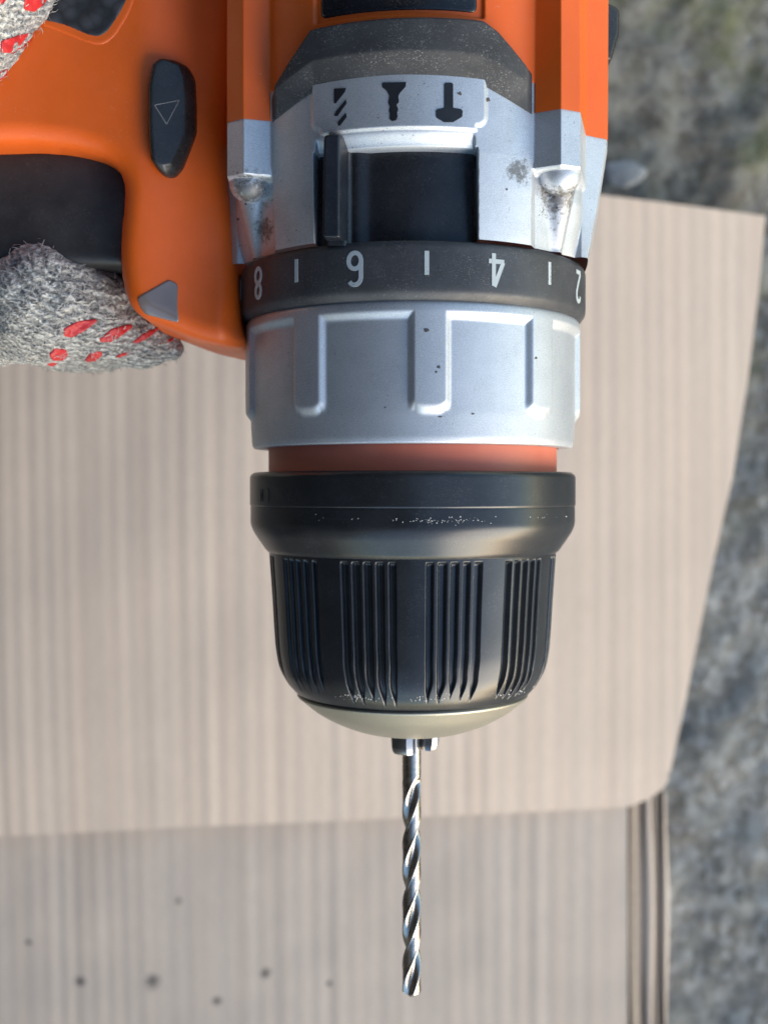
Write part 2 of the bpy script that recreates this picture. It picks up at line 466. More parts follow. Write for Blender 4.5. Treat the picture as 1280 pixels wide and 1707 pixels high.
# the cardboard box, opened out flat on the ground
ZU, ZL = GZ+205, GZ+120
spots = []
for (u, v_, r) in ((250, 1643, 26), (128, 1646, 20), (442, 1625, 20), (360, 1672, 17), (297, 1503, 16), (40, 1582, 12), (548, 1640, 11)):
    x, y = unp(u, v_, ZL); spots.append((x, y, r*1.25))
mk_card('card_upper', (.84, .635, .475), (.88, .69, .525))
mk_card('card_lower', (.70, .55, .425), (.77, .62, .49), spots)
card = Thing('cardboard_box', 'flattened light brown corrugated cardboard box lying on grey concrete below the drill', 'cardboard', (0, 0, GZ))
card.base = np.array([0, 0, 0.]); card.o.location = (0, 0, 0)
def flute(x, y, amp, ph=0.0, seed=0.0):
    a = amp*(.7+.3*np.sin(x*.0061+seed)*np.sin(x*.0023+y*.0007+seed*2))
    return a*np.sin((x+9*np.sin(y*.0010+seed)+14*np.sin(x*.0061+y*.0004))*2*math.pi/61+ph)*(.75+.5*np.sin(x*.017+y*.0008+seed*3)*np.sin(x*.0093-seed+y*.0006))+amp*.4*np.sin(x*2*math.pi/(151+13*seed)+y*.0012+seed)+amp*.12*np.sin(x*2*math.pi/(88+5*seed)+y*.0007)
def bow(x, y): return ZU+85-5.4e-5*(x+350)**2-2.8e-5*(y-500)**2*(y < 500)     # the panel is bowed
def unbow(pts):
    out = []
    for u, v_ in pts:
        z = ZU
        for _ in range(4): x, y = unp(u, v_, z); z = float(bow(x, y))
        out.append((x, y))
    return out
up = unbow([(-400, 150), (1000, 325), (1275, 360), (1262, 500), (1245, 640), (1222, 790), (1190, 930), (1168, 1040), (1150, 1130), (1131, 1220), (1113, 1302),
           (1105, 1315), (1080, 1333), (1048, 1345), (700, 1362), (320, 1378), (0, 1394), (-400, 1410)])
def z_up(x, y): return bow(x, y)+flute(x, y, 1.25, 0, 1.0)+fbm(x, y, .0011, 2, 5.0)*10
pad('top_panel', up, z_up, 'card_upper', card, res=12, depth=34, edge='kraft_edge', label='pinkish brown upper cardboard panel with a torn right edge')
lo_ = unpl([(-400, 1330), (1046, 1325), (1050, 1700), (1052, 2100), (-400, 2100)], ZL)
def z_lo(x, y): return ZL+30-4.5e-5*(x+100)**2*(x < -100)-3.6e-5*(x+100)**2*(x > -100)+.05*np.minimum(y+1100, 0)+flute(x, y, 1.35, .5, 2.2)+fbm(x, y, .0014, 3, 8.0)*6
pad('lower_panel', lo_, z_lo, 'card_lower', card, res=15, depth=34, edge='kraft_edge', label='greyer lower cardboard panel with small black oil spots')
# the folded flaps standing along the right edge: narrow strips, one behind the other
def strip(name, e0, e1, z, mat, tilt=0.0, wob=0.0, lab=None):
    n = 60; rows = []
    for k in range(n+1):
        v_ = 1322+(2100-1322)*k/n
        a = e0+wob*math.sin(v_*.011)+(v_-1322)*.012; b = e1+wob*math.sin(v_*.017+1)+(v_-1322)*.006
        for j in range(7):
            w_ = j/6; zz = z+tilt*(w_-.5)*2-10*(2*w_-1)**2
            x, y = unp(a+(b-a)*w_, v_, zz); rows.append((x, y, zz))
    V = np.array(rows); Vb = V.copy(); Vb[:, 2] -= 32
    f = grid_faces(n+1, 7, flip=True); m = len(V)
    fl = f.tolist()+(f[:, ::-1]+m).tolist()
    for k in range(n):
        for j in (0, 6):
            a, b = k*7+j, (k+1)*7+j; fl.append([a, b, b+m, a+m])
    return build(name, np.vstack([V, Vb]), fl, mat, card, label=lab)
strip('flap_strip', 1048, 1070, ZL-50, 'kraft_inner_shaded', -14, 2)
strip('flap_strip', 1069, 1087, ZL-50, 'card_lower', 6, 2)
strip('flap_strip', 1086, 1103, ZL-75, 'kraft_inner_shaded', -10, 2)
strip('flap_strip', 1102, 1111, ZL-60, 'card_lower', 0, 2.5)
card_under = unpl([(-400, 1330), (1108, 1320), (1110, 2100), (-400, 2100)], GZ+30)
pad('bottom_panel', card_under, lambda x, y: GZ+0+0*x, 'kraft_inner_shaded', card, res=60, rnd=0, depth=30)

# a few loose stones in the ground
def stone(u, v_, r, lab, mat='pale_stone', sq=.5, grp=None):
    x, y = unp(u, v_, GZ)
    n, m = 28, 16; V = []
    for i in range(m+1):
        ph = math.pi*i/m
        for j in range(n):
            th = 2*math.pi*j/n
            p = Vector((math.sin(ph)*math.cos(th), math.sin(ph)*math.sin(th), math.cos(ph)))
            k = 1+.32*mnoise.noise(p*1.6+Vector((u, v_, 0)))
            V.append((x+p.x*r*k*1.2, y+p.y*r*k*.8, GZ+p.z*r*k*sq))
    o = build('stone', np.array(V), grid_faces(m+1, n, True), mat)
    o['label'] = lab; o['category'] = 'stone'
    if grp: o['group'] = grp
stone(1040, 288, 62, 'pale flat stone beside the drill just above the cardboard edge', sq=.12)

# ================================================================ THE DRILL
drill = Thing('cordless_drill', 'orange, silver and black cordless drill held point down above the cardboard', 'drill', (AX, 0, -300))

# ---- rotating chuck
# orange ring between clutch collar and chuck
lathe('neck_ring', interp_profile(fillet([(200, 80), (238, 74), (238, 22), (200, 16)], 2), 6), 'orange_ring', drill, 256)
# rear ring of the chuck
pr = fillet([(225, 26), (262, 27), (268.5, 21), (268.5, -26), (267, -28), (267.5, -30), (267.5, -58), (262, -71), (243, -99), (238, -104), (225, -106)],
            [0, 4, 5, 2, 1, 2, 12, 10, 6, 3, 0])
lathe('chuck_ring', interp_profile(pr, 3), 'chuck_black', drill, 320)
# gripping sleeve
gcen = [14+31.6*k for k in range(-5, 6)]
garr = np.radians([c+o_*4.55 for c in gcen for o_ in (-2, -1, 0, 1, 2)])
gend = rng.uniform(-8, 8, len(garr)); gw = rng.uniform(.85, 1.12, len(garr))
def sleeve_mod(Rr, Y, T):
    out = Rr.copy()
    for a, ge, w_ in zip(garr, gend, gw):
        wob = .0030*np.sin(Y*.11+a*9)*smooth(-200, -300, Y)
        dd = np.abs((T-a-wob+math.pi) % (2*math.pi)-math.pi)*225
        wid = 5.3*w_*(1-.75*smooth(-285+ge, -318+ge, Y))
        g = 1-smooth(wid*.62, wid*1.25, dd)
        env = smooth(-107, -112, Y)*(1-smooth(-296+ge, -322+ge, Y))
        out -= 8.0*g*env
    return out, Y
sp = fillet([(225, -96), (237.5, -99), (237, -106), (232, -175), (228.5, -235), (226, -266), (220, -296), (206, -320), (194, -333), (178, -338)],
            [0, 2, 2, 40, 40, 26, 26, 18, 3, 0])
lathe('chuck_sleeve', interp_profile(sp, 2.2), 'chuck_black', drill, 1500, sleeve_mod)
np_ = fillet([(184, -331), (191.5, -338), (190.5, -341), (161, -366), (130, -383), (100, -395), (76, -401), (52, -403), (46, -400), (44, -360)],
             [0, 2, 2, 24, 24, 20, 12, 4, 2, 0])
lathe('nose_cap', interp_profile(np_, 3), 'nickel', drill, 200)

# three jaws, wedge shaped, standing out of the nose
def jaw(ang, y_end):
    a = R(ang)
    sec = [(13, -4), (13, 4), (22, 19), (34, 21), (43, 14), (46, 0), (43, -14), (34, -21), (22, -19)]
    rows = []
    for (y, k, inn) in ((-340, 1.0, 0), (-398, 1.0, 0), (y_end+12, .95, 0), (y_end+4, .88, 0), (y_end, .72, 2)):
        for (r_, t_) in sec:
            rr = 13+(r_-13)*k+inn; tt = t_*(.5+.5*k)
            rows.append((AX+rr*math.sin(a)+tt*math.cos(a), y, rr*math.cos(a)-tt*math.sin(a)))
    m = len(sec); f = grid_faces(5, m, True).tolist()+[[4*m+i for i in range(m)]]
    return build('jaw', rows, f, 'dark_steel', drill, sharp=30)
jaw(-32, -436); jaw(88, -433); jaw(208, -434)

# ---- clutch collar with nine grip ribs
ribs = np.radians([4+40*k for k in range(9)])
def collar_mod(Rr, Y, T):
    d = np.min([np.abs((T-a+math.pi) % (2*math.pi)-math.pi) for a in ribs], 0)*272
    hw = 22.0
    side = 1-smooth(hw-.5, hw+10.5, d)
    endc = smooth(105, 122, Y-6*np.clip(d/hw, 0, 1)**4)
    band = smooth(243, 257, Y)
    raise_ = np.maximum(side*endc, band)
    raise_ = np.where(Y > 262, 1, raise_)
    lift = 8.5*raise_*(Rr > 255)
    return Rr+lift*(Y < 272.5), Y
cp = fillet([(230, 276), (258, 275), (266, 268), (267.5, 258), (267.5, 150), (267, 110), (265, 74), (262.5, 66), (240, 66)],
            [0, 3, 5, 5, 5, 5, 6, 3, 0])
lathe('clutch_collar', interp_profile(cp, 2.4), 'silver_paint', drill, 1100, collar_mod)
# thin dark seam and torque ring
tp = fillet([(240, 266), (270, 268), (277, 273), (283.5, 281), (284.5, 290), (284.5, 348), (281, 355), (260, 356)], [0, 3, 3, 5, 5, 6, 4, 0])
lathe('torque_ring', interp_profile(tp, 4), 'torque_black', drill, 320)

# ---- numbers, ticks on the torque ring: strokes laid round the cylinder
def ribbon(name, strokes, w, ang, yc, Rr, sx=1.0, sy=1.0, flip=True, mat='print_white', off=.7, thing=None, parent=None):
    V, Fc = [], []
    for st_ in strokes:
        closed = st_[0] == st_[-1] and len(st_) > 2
        P = np.array(st_, float)*[sx, sy]
        if closed: P = P[:-1]
        N = len(P); base = len(V); L = []
        for i in range(N):
            if closed: tg = P[(i+1) % N]-P[i-1]
            else: tg = P[min(i+1, N-1)]-P[max(i-1, 0)]
            tg = tg/(np.linalg.norm(tg)+1e-9); nn = np.array([-tg[1], tg[0]])
            L.append((P[i]+nn*w/2, P[i]-nn*w/2))
        if not closed:      # rounded ends
            for end, sgn in ((0, -1), (N-1, 1)):
                pass
        pts = L
        for a, b in pts:
            for q in (a, b):
                x, y = (q if not flip else -q)
                th = R(ang)+x/Rr
                for rr in (Rr+off, Rr-3):
                    V.append((AX+rr*math.sin(th), yc+y, rr*math.cos(th)))
        rng_ = range(N if closed else N-1)
        for i in rng_:
            a0 = base+i*4; b0 = base+((i+1) % N)*4
            Fc += [[a0, a0+2, b0+2, b0], [a0, b0, b0+1, a0+1], [a0+2, a0+3, b0+3, b0+2]]
        if not closed:
            for i in (0, N-1):
                a0 = base+i*4; Fc.append([a0, a0+1, a0+3, a0+2])
    return build(name, V, Fc, mat, thing or drill, parent=parent, smooth_=False)
def arc(cx, cy, rx, ry, a0, a1, n=14): return [(cx+rx*math.cos(R(a0+(a1-a0)*k/n)), cy+ry*math.sin(R(a0+(a1-a0)*k/n))) for k in range(n+1)]
ring_o = [o for o in drill.o.children if o.name == 'torque_ring'][0]
dig6 = [arc(0, -11.5, 9.5, 11.5, 0, 360, 22), [(-9.5, -11.5), (-9.3, 6)]+arc(.2, 12, 9.5, 11, 180, 35, 12)]
dig6[0][-1] = dig6[0][0]
dig8 = [arc(0, -11.5, 9.8, 11, 0, 360, 22), arc(0, 11.8, 8.6, 10.3, 0, 360, 22)]
for q in dig8: q[-1] = q[0]
dig4 = [[(4.5, -24), (4.5, 24), (2.5, 24), (-11, -12), (13, -12)]]
dig4 = [[(5, -24), (5, 23)], [(4, 24), (-10.5, -11.5)], [(-12, -12.5), (13, -12.5)]]
dig2 = [arc(0, 12.5, 9.5, 10.8, 165, -25, 14)+[(5, 1), (-9, -20)], [(-10.5, -22), (11, -22)]]
for strokes, a in ((dig8, -57.5), (dig6, -18.2), (dig4, 24.0), (dig2, 64.0), (dig6, 105)):
    ribbon('number', strokes, 6.4, a, 316, 284.5, parent=None)
for a in (-38.2, 2.8, 44.6, 85, -78):
    ribbon('tick_mark', [[(0, -17), (0, 17)]], 6.6, a, 322, 284.5)

# ---- gearbox housing and motor housing (one rolled body frame)
PHI = R(5.5)
def roll(V):
    V = np.asarray(V, float); x, z = V[:, 0], V[:, 2]
    return np.column_stack([AX+x*math.cos(PHI)-z*math.sin(PHI), V[:, 1], x*math.sin(PHI)+z*math.cos(PHI)])
def Wd(y):        # half width of the body along the axis
    return np.interp(y, [352, 362, 380, 440, 535, 560, 1000], [283, 286, 290, 301, 316, 317, 319])
def bz(y): return np.interp(y, [352, 480, 1000], [286, 298, 306])
def base_z(x, y):
    a = np.minimum(Wd(y), 300); return bz(y)*np.sqrt(np.clip(1-(x/a)**2, 0, 1))
def flange_z(x, y):
    ax = np.abs(x); w_ = Wd(y)
    k = np.clip((ax-(w_-7))/7, 0, 1)
    return (118-.72*np.maximum(ax-270, 0))*np.sqrt(np.clip(1-k**2.5, 0, 1))
def boss_z(x, y):
    ax = np.abs(x)
    return np.where(ax < 232, 244-.42*(232-ax), np.where(ax < 261, 244-.62*(ax-232), 226-7.0*(ax-261)))
def body_tube(name, y0, y1, dy, zf, mat, n=520, back=60, ys=None):
    ys = np.arange(y0, y1+.01, dy) if ys is None else ys
    t_ = np.linspace(-math.pi/2, math.pi/2, n)
    rows = []
    Yg, Tg = np.meshgrid(ys, t_, indexing='ij')
    Wg = Wd(Yg); X = Wg*np.sin(Tg); Z = zf(X, Yg)
    Z[:, 0] = 0; Z[:, -1] = 0
    tb = np.linspace(math.pi/2, 3*math.pi/2, back)[1:-1]
    Yb, Tb = np.meshgrid(ys, tb, indexing='ij')
    Xb = Wd(Yb)*np.sin(Tb); Zb = 295*np.cos(Tb)
    X = np.hstack([X, Xb]); Z = np.hstack([Z, Zb]); Y = np.hstack([Yg, Yb])
    V = roll(np.stack([X, Y, Z], -1).reshape(-1, 3))
    f = grid_faces(len(ys), n+len(tb), True, flip=False)
    return build(name, V, f, mat, drill)
def gear_z(x, y):
    ax = np.abs(x)
    z = smax(base_z(x, y)-30*smooth(268, 276, np.abs(x)), flange_z(x, y), 4)
    # channel under each screw boss
    ch = smooth(190, 196, ax)*(1-smooth(232, 272, ax))*(1-smooth(462, 480, y))
    z = z-17*ch
    # round neck that tapers down from the screw
    rr = np.interp(y, [362, 470], [12, 30]); cx_ = np.interp(y, [362, 470], [226, 232])
    cone = np.interp(y, [362, 470], [156, 180])+np.sqrt(np.clip(rr**2-(ax-cx_)**2, 0, 1e9))-6
    inc = (np.abs(ax-cx_) < rr) & (y < 490)
    z = smax(z, np.where(inc, cone, -50), 11)
    # boss
    b = boss_z(x, y)-60*(1-smooth(458, 467, y))
    m = (y > 458) & (ax > 186) & (ax < 290)
    z = np.where(m, smax(z, b, 3), z)
    # flange shoulder: step at its top edge
    # icon plate, proud, with rounded lower corners
    plx = 124-np.where(y < 530, 14-np.sqrt(np.clip(14**2-(530-np.clip(y, 516, 530))**2, 0, 1e9)), 0)
    pl = (1-smooth(plx-1, plx+3, ax))*smooth(507, 511, y)
    z = z+5*pl
    # ledge under the plate, facing down the picture
    lg = smooth(-121, -117, x)*(1-smooth(106, 110, x))*(1-smooth(486, 508, y))
    z = z-14*lg*(y > 470)
    # window for the gear selector
    pk = smooth(-124, -119, x)*(1-smooth(109, 114, x))*(1-smooth(484, 488, y))
    z = np.where(pk > 0, z-(46)*pk, z)
    # outer rim of the cheeks
    return z
ys = np.concatenate([np.arange(358, 362, 1.5), np.arange(362, 467, 3), np.arange(467, 515, 1.3), np.arange(515, 572, 3), np.arange(572, 600, 4)])
gear = body_tube('gearbox_housing', 0, 0, 1, gear_z, 'cast_silver', 620, ys=ys)
gb = bvh_of(gear)

def house_z(x, y):
    ax = np.abs(x)
    z = smax(base_z(x, y)+1-30*smooth(268, 276, np.abs(x)), flange_z(x, y)+1.5, 4)
    b = boss_z(x, y)+1.8
    m = (ax > 186) & (ax < 292)
    z = np.where(m, smax(z, b, 3), z)
    # groove on the outside of the boss
    z = z-9*(ax < 194)*(1-smooth(586, 592, y))
    # sunk frame round the display window
    fr = (1-smooth(118, 124, ax))*smooth(667, 672, y)
    z = z-6*fr
    return z
ys = np.concatenate([np.arange(547, 660, 4), np.arange(660, 690, 2), np.arange(690, 1100, 6)])
motor = body_tube('motor_housing', 0, 0, 1, house_z, 'orange_plastic', 520, ys=ys)

# front face of the orange flange overlaps the silver one: small silver tabs come with the gearbox

def rollpad(name, poly, zf, mat, **k): return pad(name, poly, zf, mat, drill, post=roll, **k)
rollpad('display_window', roundpoly([(-112, 677), (112, 677), (112, 1000), (-112, 1000)], 10), lambda x, y: base_z(x, y)-3.2, 'window_black', res=4, rnd=2, depth=10)
# rubber bumper across the front of the motor housing
def ylo(x): return np.interp(np.abs(x), [0, 122, 190, 192], [576, 574, 545, 545])
def yhi(x): return np.interp(x, [-192, -188, -152, -124, 122, 142, 190, 192], [580, 590, 630, 661, 664, 652, 604, 600])
bx = np.linspace(-191, 191, 180); bt = np.linspace(0, 1, 40)
BX, BT = np.meshgrid(bx, bt); BY = ylo(BX)*(1-BT)+yhi(BX)*BT
lowb = np.clip((BY-ylo(BX))/36, 0, 1); upb = smooth(0, 7, yhi(BX)-BY)
edge = np.minimum(1, smooth(191, 182, np.abs(BX))*1.0)
BZ = np.maximum(base_z(BX, BY), boss_z(BX, BY)*(np.abs(BX) > 170)*0)+1+20*np.minimum(lowb, upb)*np.maximum(edge, .25)
BZ += 6*smooth(0, 1, np.minimum(lowb, upb))*0
V = roll(np.stack([BX, BY, BZ], -1).reshape(-1, 3))
f = grid_faces(40, 180).tolist()
idx = list(range(0, 180))+[k*180+179 for k in range(1, 40)]+[39*180+k for k in range(178, -1, -1)]+[k*180 for k in range(38, 0, -1)]
n = len(V); sk = V[idx].copy(); sk[:, 2] -= 30
f += [[idx[(k+1) % len(idx)], idx[k], n+k, n+(k+1) % len(idx)] for k in range(len(idx))]
build('rubber_bumper', np.vstack([V, sk]), f, 'bumper_rubber', drill)

# gear selector: black drum in the window with a raised finger tab
def sel_z(x, y):
    z = np.sqrt(np.clip(264**2-x**2, 0, 1e9))
    z = z+9*(1-smooth(-66, -38, x))
    tab = smooth(-106, -102, x)*(1-smooth(-79, -67, x))
    zt = 276-.12*(x+90)
    z = np.where(tab > 0, np.maximum(z, z*(1-tab)+zt*tab), z)
    return z
sx_ = np.concatenate([np.arange(-121, -60, 1.5), np.arange(-60, 111.5, 4)]); sy_ = np.concatenate([np.arange(350, 486, 5), [487.5]])
SX, SY = np.meshgrid(sx_, sy_)
build('selector_drum', roll(np.stack([SX, SY, sel_z(SX, SY)], -1).reshape(-1, 3)), grid_faces(len(sy_), len(sx_)), 'selector_black', drill)
rollpad('selector_tab', roundpoly([(-106, 357), (-74, 357), (-73, 502), (-104, 503)], [6, 6, 5, 8]), lambda x, y: 301-.10*(x+90)-22*smooth(-84, -73, x), 'tab_black', res=1.6, rnd=2.5, depth=40)

# screws under the bosses
for sgn in (-1, 1):
    n_, m_ = 30, 14; V = []
    for i in range(m_+1):
        ph = math.pi/2*i/m_*1.15
        for j in range(n_):
            th = 2*math.pi*j/n_
            r_ = 31*math.sin(ph)
            V.append((sgn*233+r_*math.cos(th), 464-29*math.cos(ph), 196+r_*math.sin(th)))
    build('screw', roll(V), grid_faces(m_+1, n_, True), 'cast_silver', drill)

# icons cut into the plate (outlines measured, laid on the plate)
gear_b = bvh_of(gear)
drillico = [[(557, 148), (577, 147), (575, 154), (560, 173), (557, 172)],
            [(577, 166), (578, 173), (563, 194), (557, 193), (560, 186)],
            [(577, 188), (578, 196), (568, 209), (564, 210), (563, 204)]]
screwico = [[(637, 138), (677, 137), (676, 145), (667, 155), (664, 160), (665, 171), (661, 175), (664, 182), (662, 188), (663, 195), (660, 201), (653, 202), (649, 198), (650, 190), (648, 185), (650, 178), (647, 172), (649, 160), (645, 152), (637, 145)]]
hammerico = [[(740, 140), (743, 138), (752, 138), (755, 140), (755, 180), (768, 182), (771, 185), (770, 195), (755, 204), (740, 204), (727, 196), (726, 185), (729, 182), (740, 180)]]
for nm, polys, r_ in (('drill_icon', drillico, 1), ('screw_icon', screwico, 1), ('hammer_icon', hammerico, .8)):
    for p_ in polys: decal(nm, roundpoly(p_, r_, 3), gear_b, 'icon_black', drill, res=.9, off=.8)
# grime in the casting: blots and pits
def blot(u, v_, r, seed, k=14, sq=1.0):
    return [(u+r*(.65+.6*mnoise.noise(Vector((math.cos(a)*1.3+seed, math.sin(a)*1.3, seed*2.1))))*math.cos(a), v_+r*sq*(.65+.6*mnoise.noise(Vector((math.cos(a)*1.3+seed, math.sin(a)*1.3, seed*2.1+5))))*math.sin(a)) for a in [2*math.pi*q/k for q in range(k)]]
grv, grf = [], []
def join_decals(name, lst, bvh, mat, off=.5, res=1.5):
    objs = [decal('x', p_, bvh, mat, drill, res=res, off=off) for p_ in lst]
    objs = [o for o in objs if o is not None]
    V, f = [], []
    for o in objs:
        n = len(V); V += [tuple(v_.co) for v_ in o.data.vertices]; f += [[n+i for i in p_.vertices] for p_ in o.data.polygons]
        me = o.data; bpy.data.objects.remove(o); bpy.data.meshes.remove(me)
    me = bpy.data.meshes.new(name); me.from_pydata(V, [], f); me.update()
    me.polygons.foreach_set('use_smooth', [True]*len(me.polygons)); me.materials.append(M[mat])
    o = bpy.data.objects.new(name, me); C.objects.link(o); o.parent = drill.o; o['kind'] = 'stuff'; return o
bl = [blot(766, 156, 4.5, 1), blot(813, 167, 5, 2)]
for k in range(18):
    bl.append(blot(random.gauss(925, 14), 305+abs(random.gauss(0, 30)), random.uniform(.9, 3.2), k+3))
for k in range(14):
    bl.append(blot(random.gauss(420, 12), 305+abs(random.gauss(0, 24)), random.uniform(.9, 3.4), k+90))
for k in range(2):
    bl.append(blot(random.gauss(860, 12), 280+random.gauss(0, 22), random.uniform(.8, 2.6), k+190))
join_decals('grime_specks', bl, gear_b, 'grime')
col_o = [o for o in drill.o.children if o.name == 'clutch_collar'][0]; cb = bvh_of(col_o)
cl = [blot(711, 550, 7, 7.7, 16, .7), blot(731, 612, 4.5, 3.3), blot(727, 620, 3.2, 5.3), blot(788, 690, 3, 9), blot(734, 695, 5, 2.2, 14, .35), blot(893, 597, 3, 6.1), blot(642, 679, 2.2, 4)]
for k in range(4): cl.append(blot(random.uniform(480, 930), random.uniform(560, 735), random.uniform(.5, 1.1), k+300))
join_decals('grime_specks', cl, cb, 'grime', .3)
ch_o = [o for o in drill.o.children if o.name in ('chuck_ring', 'chuck_sleeve')]; chb = bvh_of(*ch_o)
dl = []
for k in range(80):
    u = random.choice([random.gauss(700, 30), random.gauss(765, 20), random.uniform(520, 950)])
    dl.append(blot(u, 868+random.gauss(0, 2.6)-(abs(u-690)/260)**2*9, random.uniform(.6, 2.0), k+400, 7))
for k in range(90):
    u = random.choice([random.gauss(725, 26), random.gauss(850, 22), random.uniform(560, 880), random.gauss(590, 14)])
    dl.append(blot(u, 1166+random.gauss(0, 3.5)-((u-690)/200)**2*17, random.uniform(.6, 2.1), k+500, 7))
join_decals('dust_specks', dl, chb, 'pale_dust', .25, 1.2)

# faint raised lettering on the left of the chuck ring
for st_, u in (([[(-4, -9), (-4, 9), (0, -4), (4, 9), (4, -9)]], -62), ([arc(-3, 0, 5, 11, 70, -70, 8)], -57), ([[(-5, 9), (5, 9), (-2, -9)]], -47.5), ([[(3, 10), (-4, -10)]], -44.5), ([arc(3, 0, 6, 11, 110, 250, 8)], -41)):
    ribbon('raised_letter', st_, 1.8, u, -10, 268.3, flip=False, mat='chuck_black', off=1.0)

# ---- handle side of the drill (orange clamshell on the left)
ho = [(-200, -60), (400, -60), (388, 60), (372, 190), (376, 290), (384, 350), (389, 420), (392, 480), (396, 540), (407, 566), (392, 577), (372, 574), (335, 566), (306, 556), (268, 541), (238, 530), (219, 512), (208, 480), (203, 440), (203, 400), (208, 355), (211, 315), (202, 286), (180, 267), (150, 257), (110, 250), (60, 247), (0, 249), (-200, 252)]
hp = np.array(unpl(ho, 120))
hp = roundpoly(hp, 16, 3)
def han_z(x, y):
    z = 140-.10*(x+300)
    valley = smooth(-380, -250, x)*smooth(200, 380, y)
    z = z-38*valley
    z = z-26*smooth(-260, -225, x)*smooth(330, 200, y)
    z = z-14*smooth(300, 180, y)*smooth(-300, -420, x)
    # recessed bed round the grip rubber
    return z
handle = pad('handle_shell', hp, han_z, 'orange_plastic', drill, res=4, rnd=30, depth=190)
hab = bvh_of(handle)
# closing lower lip of the shell, seen beyond the front face
lip = unpl([(262, 535), (300, 545), (335, 556), (372, 562), (404, 560), (407, 574), (385, 577), (350, 575), (300, 560), (262, 548)], 30)
pad('front_lip', roundpoly(lip, 5), lambda x, y: 40+0*x, 'orange_plastic', drill, res=4, rnd=10, depth=80)
# rubber on the grip
gr = roundpoly(unpl([(60, -40), (232, -40), (205, 20), (183, 55), (168, 66), (150, 64), (110, 48), (70, 40)], 150), 8)
pad('grip_rubber', gr, lambda x, y: han_z(x, y)+2.5+0*x, 'grip_rubber', drill, res=3, rnd=6, depth=14)
bez = roundpoly(unpl([(50, -60), (246, -60), (216, 24), (192, 64), (172, 78), (148, 75), (104, 58), (56, 42)], 150), 10)
pad('grip_bezel', bez, lambda x, y: han_z(x, y)+1.2, 'orange_plastic', drill, res=3, rnd=3, depth=14)
# direction button, with its arrow
bp = roundpoly(unpl([(258, 112), (272, 100), (292, 98), (312, 106), (321, 122), (323, 168), (323, 212), (314, 240), (302, 275), (290, 292), (277, 294), (266, 287), (255, 270), (252, 230), (251, 150)], 145), 6)
bin_ = np.array(unpl([(240, 90), (296, 104), (303, 122), (306, 160), (306, 214), (294, 244), (283, 268), (272, 272), (240, 262)], 165))
def but_z(x, y):
    d, _ = sdf_poly(np.column_stack([x, y]), bin_)
    return han_z(x, y)+27-.75*np.maximum(0, -d)*smooth(-2, 5, -d)
button = pad('direction_button', bp, but_z, 'button_black', drill, res=2.2, rnd=9, depth=40)
bb = bvh_of(button)
tri = [(258, 175), (299, 167), (278, 207)]
for a, b in ((0, 1), (1, 2), (2, 0)):
    p0, p1 = np.array(tri[a], float), np.array(tri[b], float); d_ = (p1-p0)/np.linalg.norm(p1-p0); nn = np.array([-d_[1], d_[0]])*.9
    decal('arrow_mark', [p0+nn, p1+nn, p1-nn, p0-nn], bb, 'print_grey', drill, res=1.3, off=.4, parent=button)
# trigger
tg = roundpoly(unpl([(-200, 240), (150, 240), (206, 262), (222, 310), (216, 400), (205, 440), (-200, 440)], 95), 10)
pad('trigger', tg, lambda x, y: 92-.0*x-.0009*np.maximum(0, x+560)**2*.6, 'trigger_black', drill, res=6, rnd=16, depth=150)
# work light window at the lower corner of the handle
ln = [(229, 496), (282, 466), (297, 474), (296, 512), (299, 538), (283, 534), (243, 524), (234, 512)]
decal('work_light_lens', roundpoly(ln, 6), hab, 'lens_grey', drill, res=2, off=1.6, rnd=1.0)
# black side catch on the right of the housing
kp = [(1000, 12), (1022, 15), (1031, 22), (1030, 62), (1027, 68), (1016, 106), (1009, 108), (1000, 100)]
pad('side_catch', roundpoly(unpl(kp, -10), 3), lambda x, y: 10+.5*(375-x), 'button_black', drill, res=2.5, rnd=5, depth=70)

# ---- the twist drill bit
bit = Thing('drill_bit', 'thin bright steel twist drill bit gripped in the black chuck, point down', 'drill bit', (AX, -440, 0))
bx0 = AX-1.0
yy = np.concatenate([np.arange(-380, -470, -6), np.arange(-470, -847.01, -1.0)])
nth = 120
V = []
for y in yy:
    tw = (y+565)*math.pi/99.5
    k = float(smooth(-476, -496, y)); tip = max(0.4, (y+847.5)*1.55)
    for j in range(nth):
        a = 2*math.pi*j/nth
        b = (a-tw) % math.pi           # two flutes
        d_ = abs(b-math.pi/2)/(math.pi/2)    # 0 at the flute's middle, 1 on the land
        fl = 1-float(smooth(.12, .52, d_))
        land = .5 if d_ > .64 else 0
        r_ = 15.6-land*k-(15.6-6.0)*fl**.8*k
        r_ = min(r_, tip)
        V.append((bx0+r_*math.sin(a), y, r_*math.cos(a)))
f = grid_faces(len(yy), nth, True).tolist()+[[(len(yy)-1)*nth+j for j in range(nth)][::-1]]
build('twist_drill_bit', V, f, 'steel', None)
_b = bpy.data.objects['twist_drill_bit']
_b['label'] = bit.o['label']; _b['category'] = 'drill bit'
bpy.data.objects.remove(bit.o)

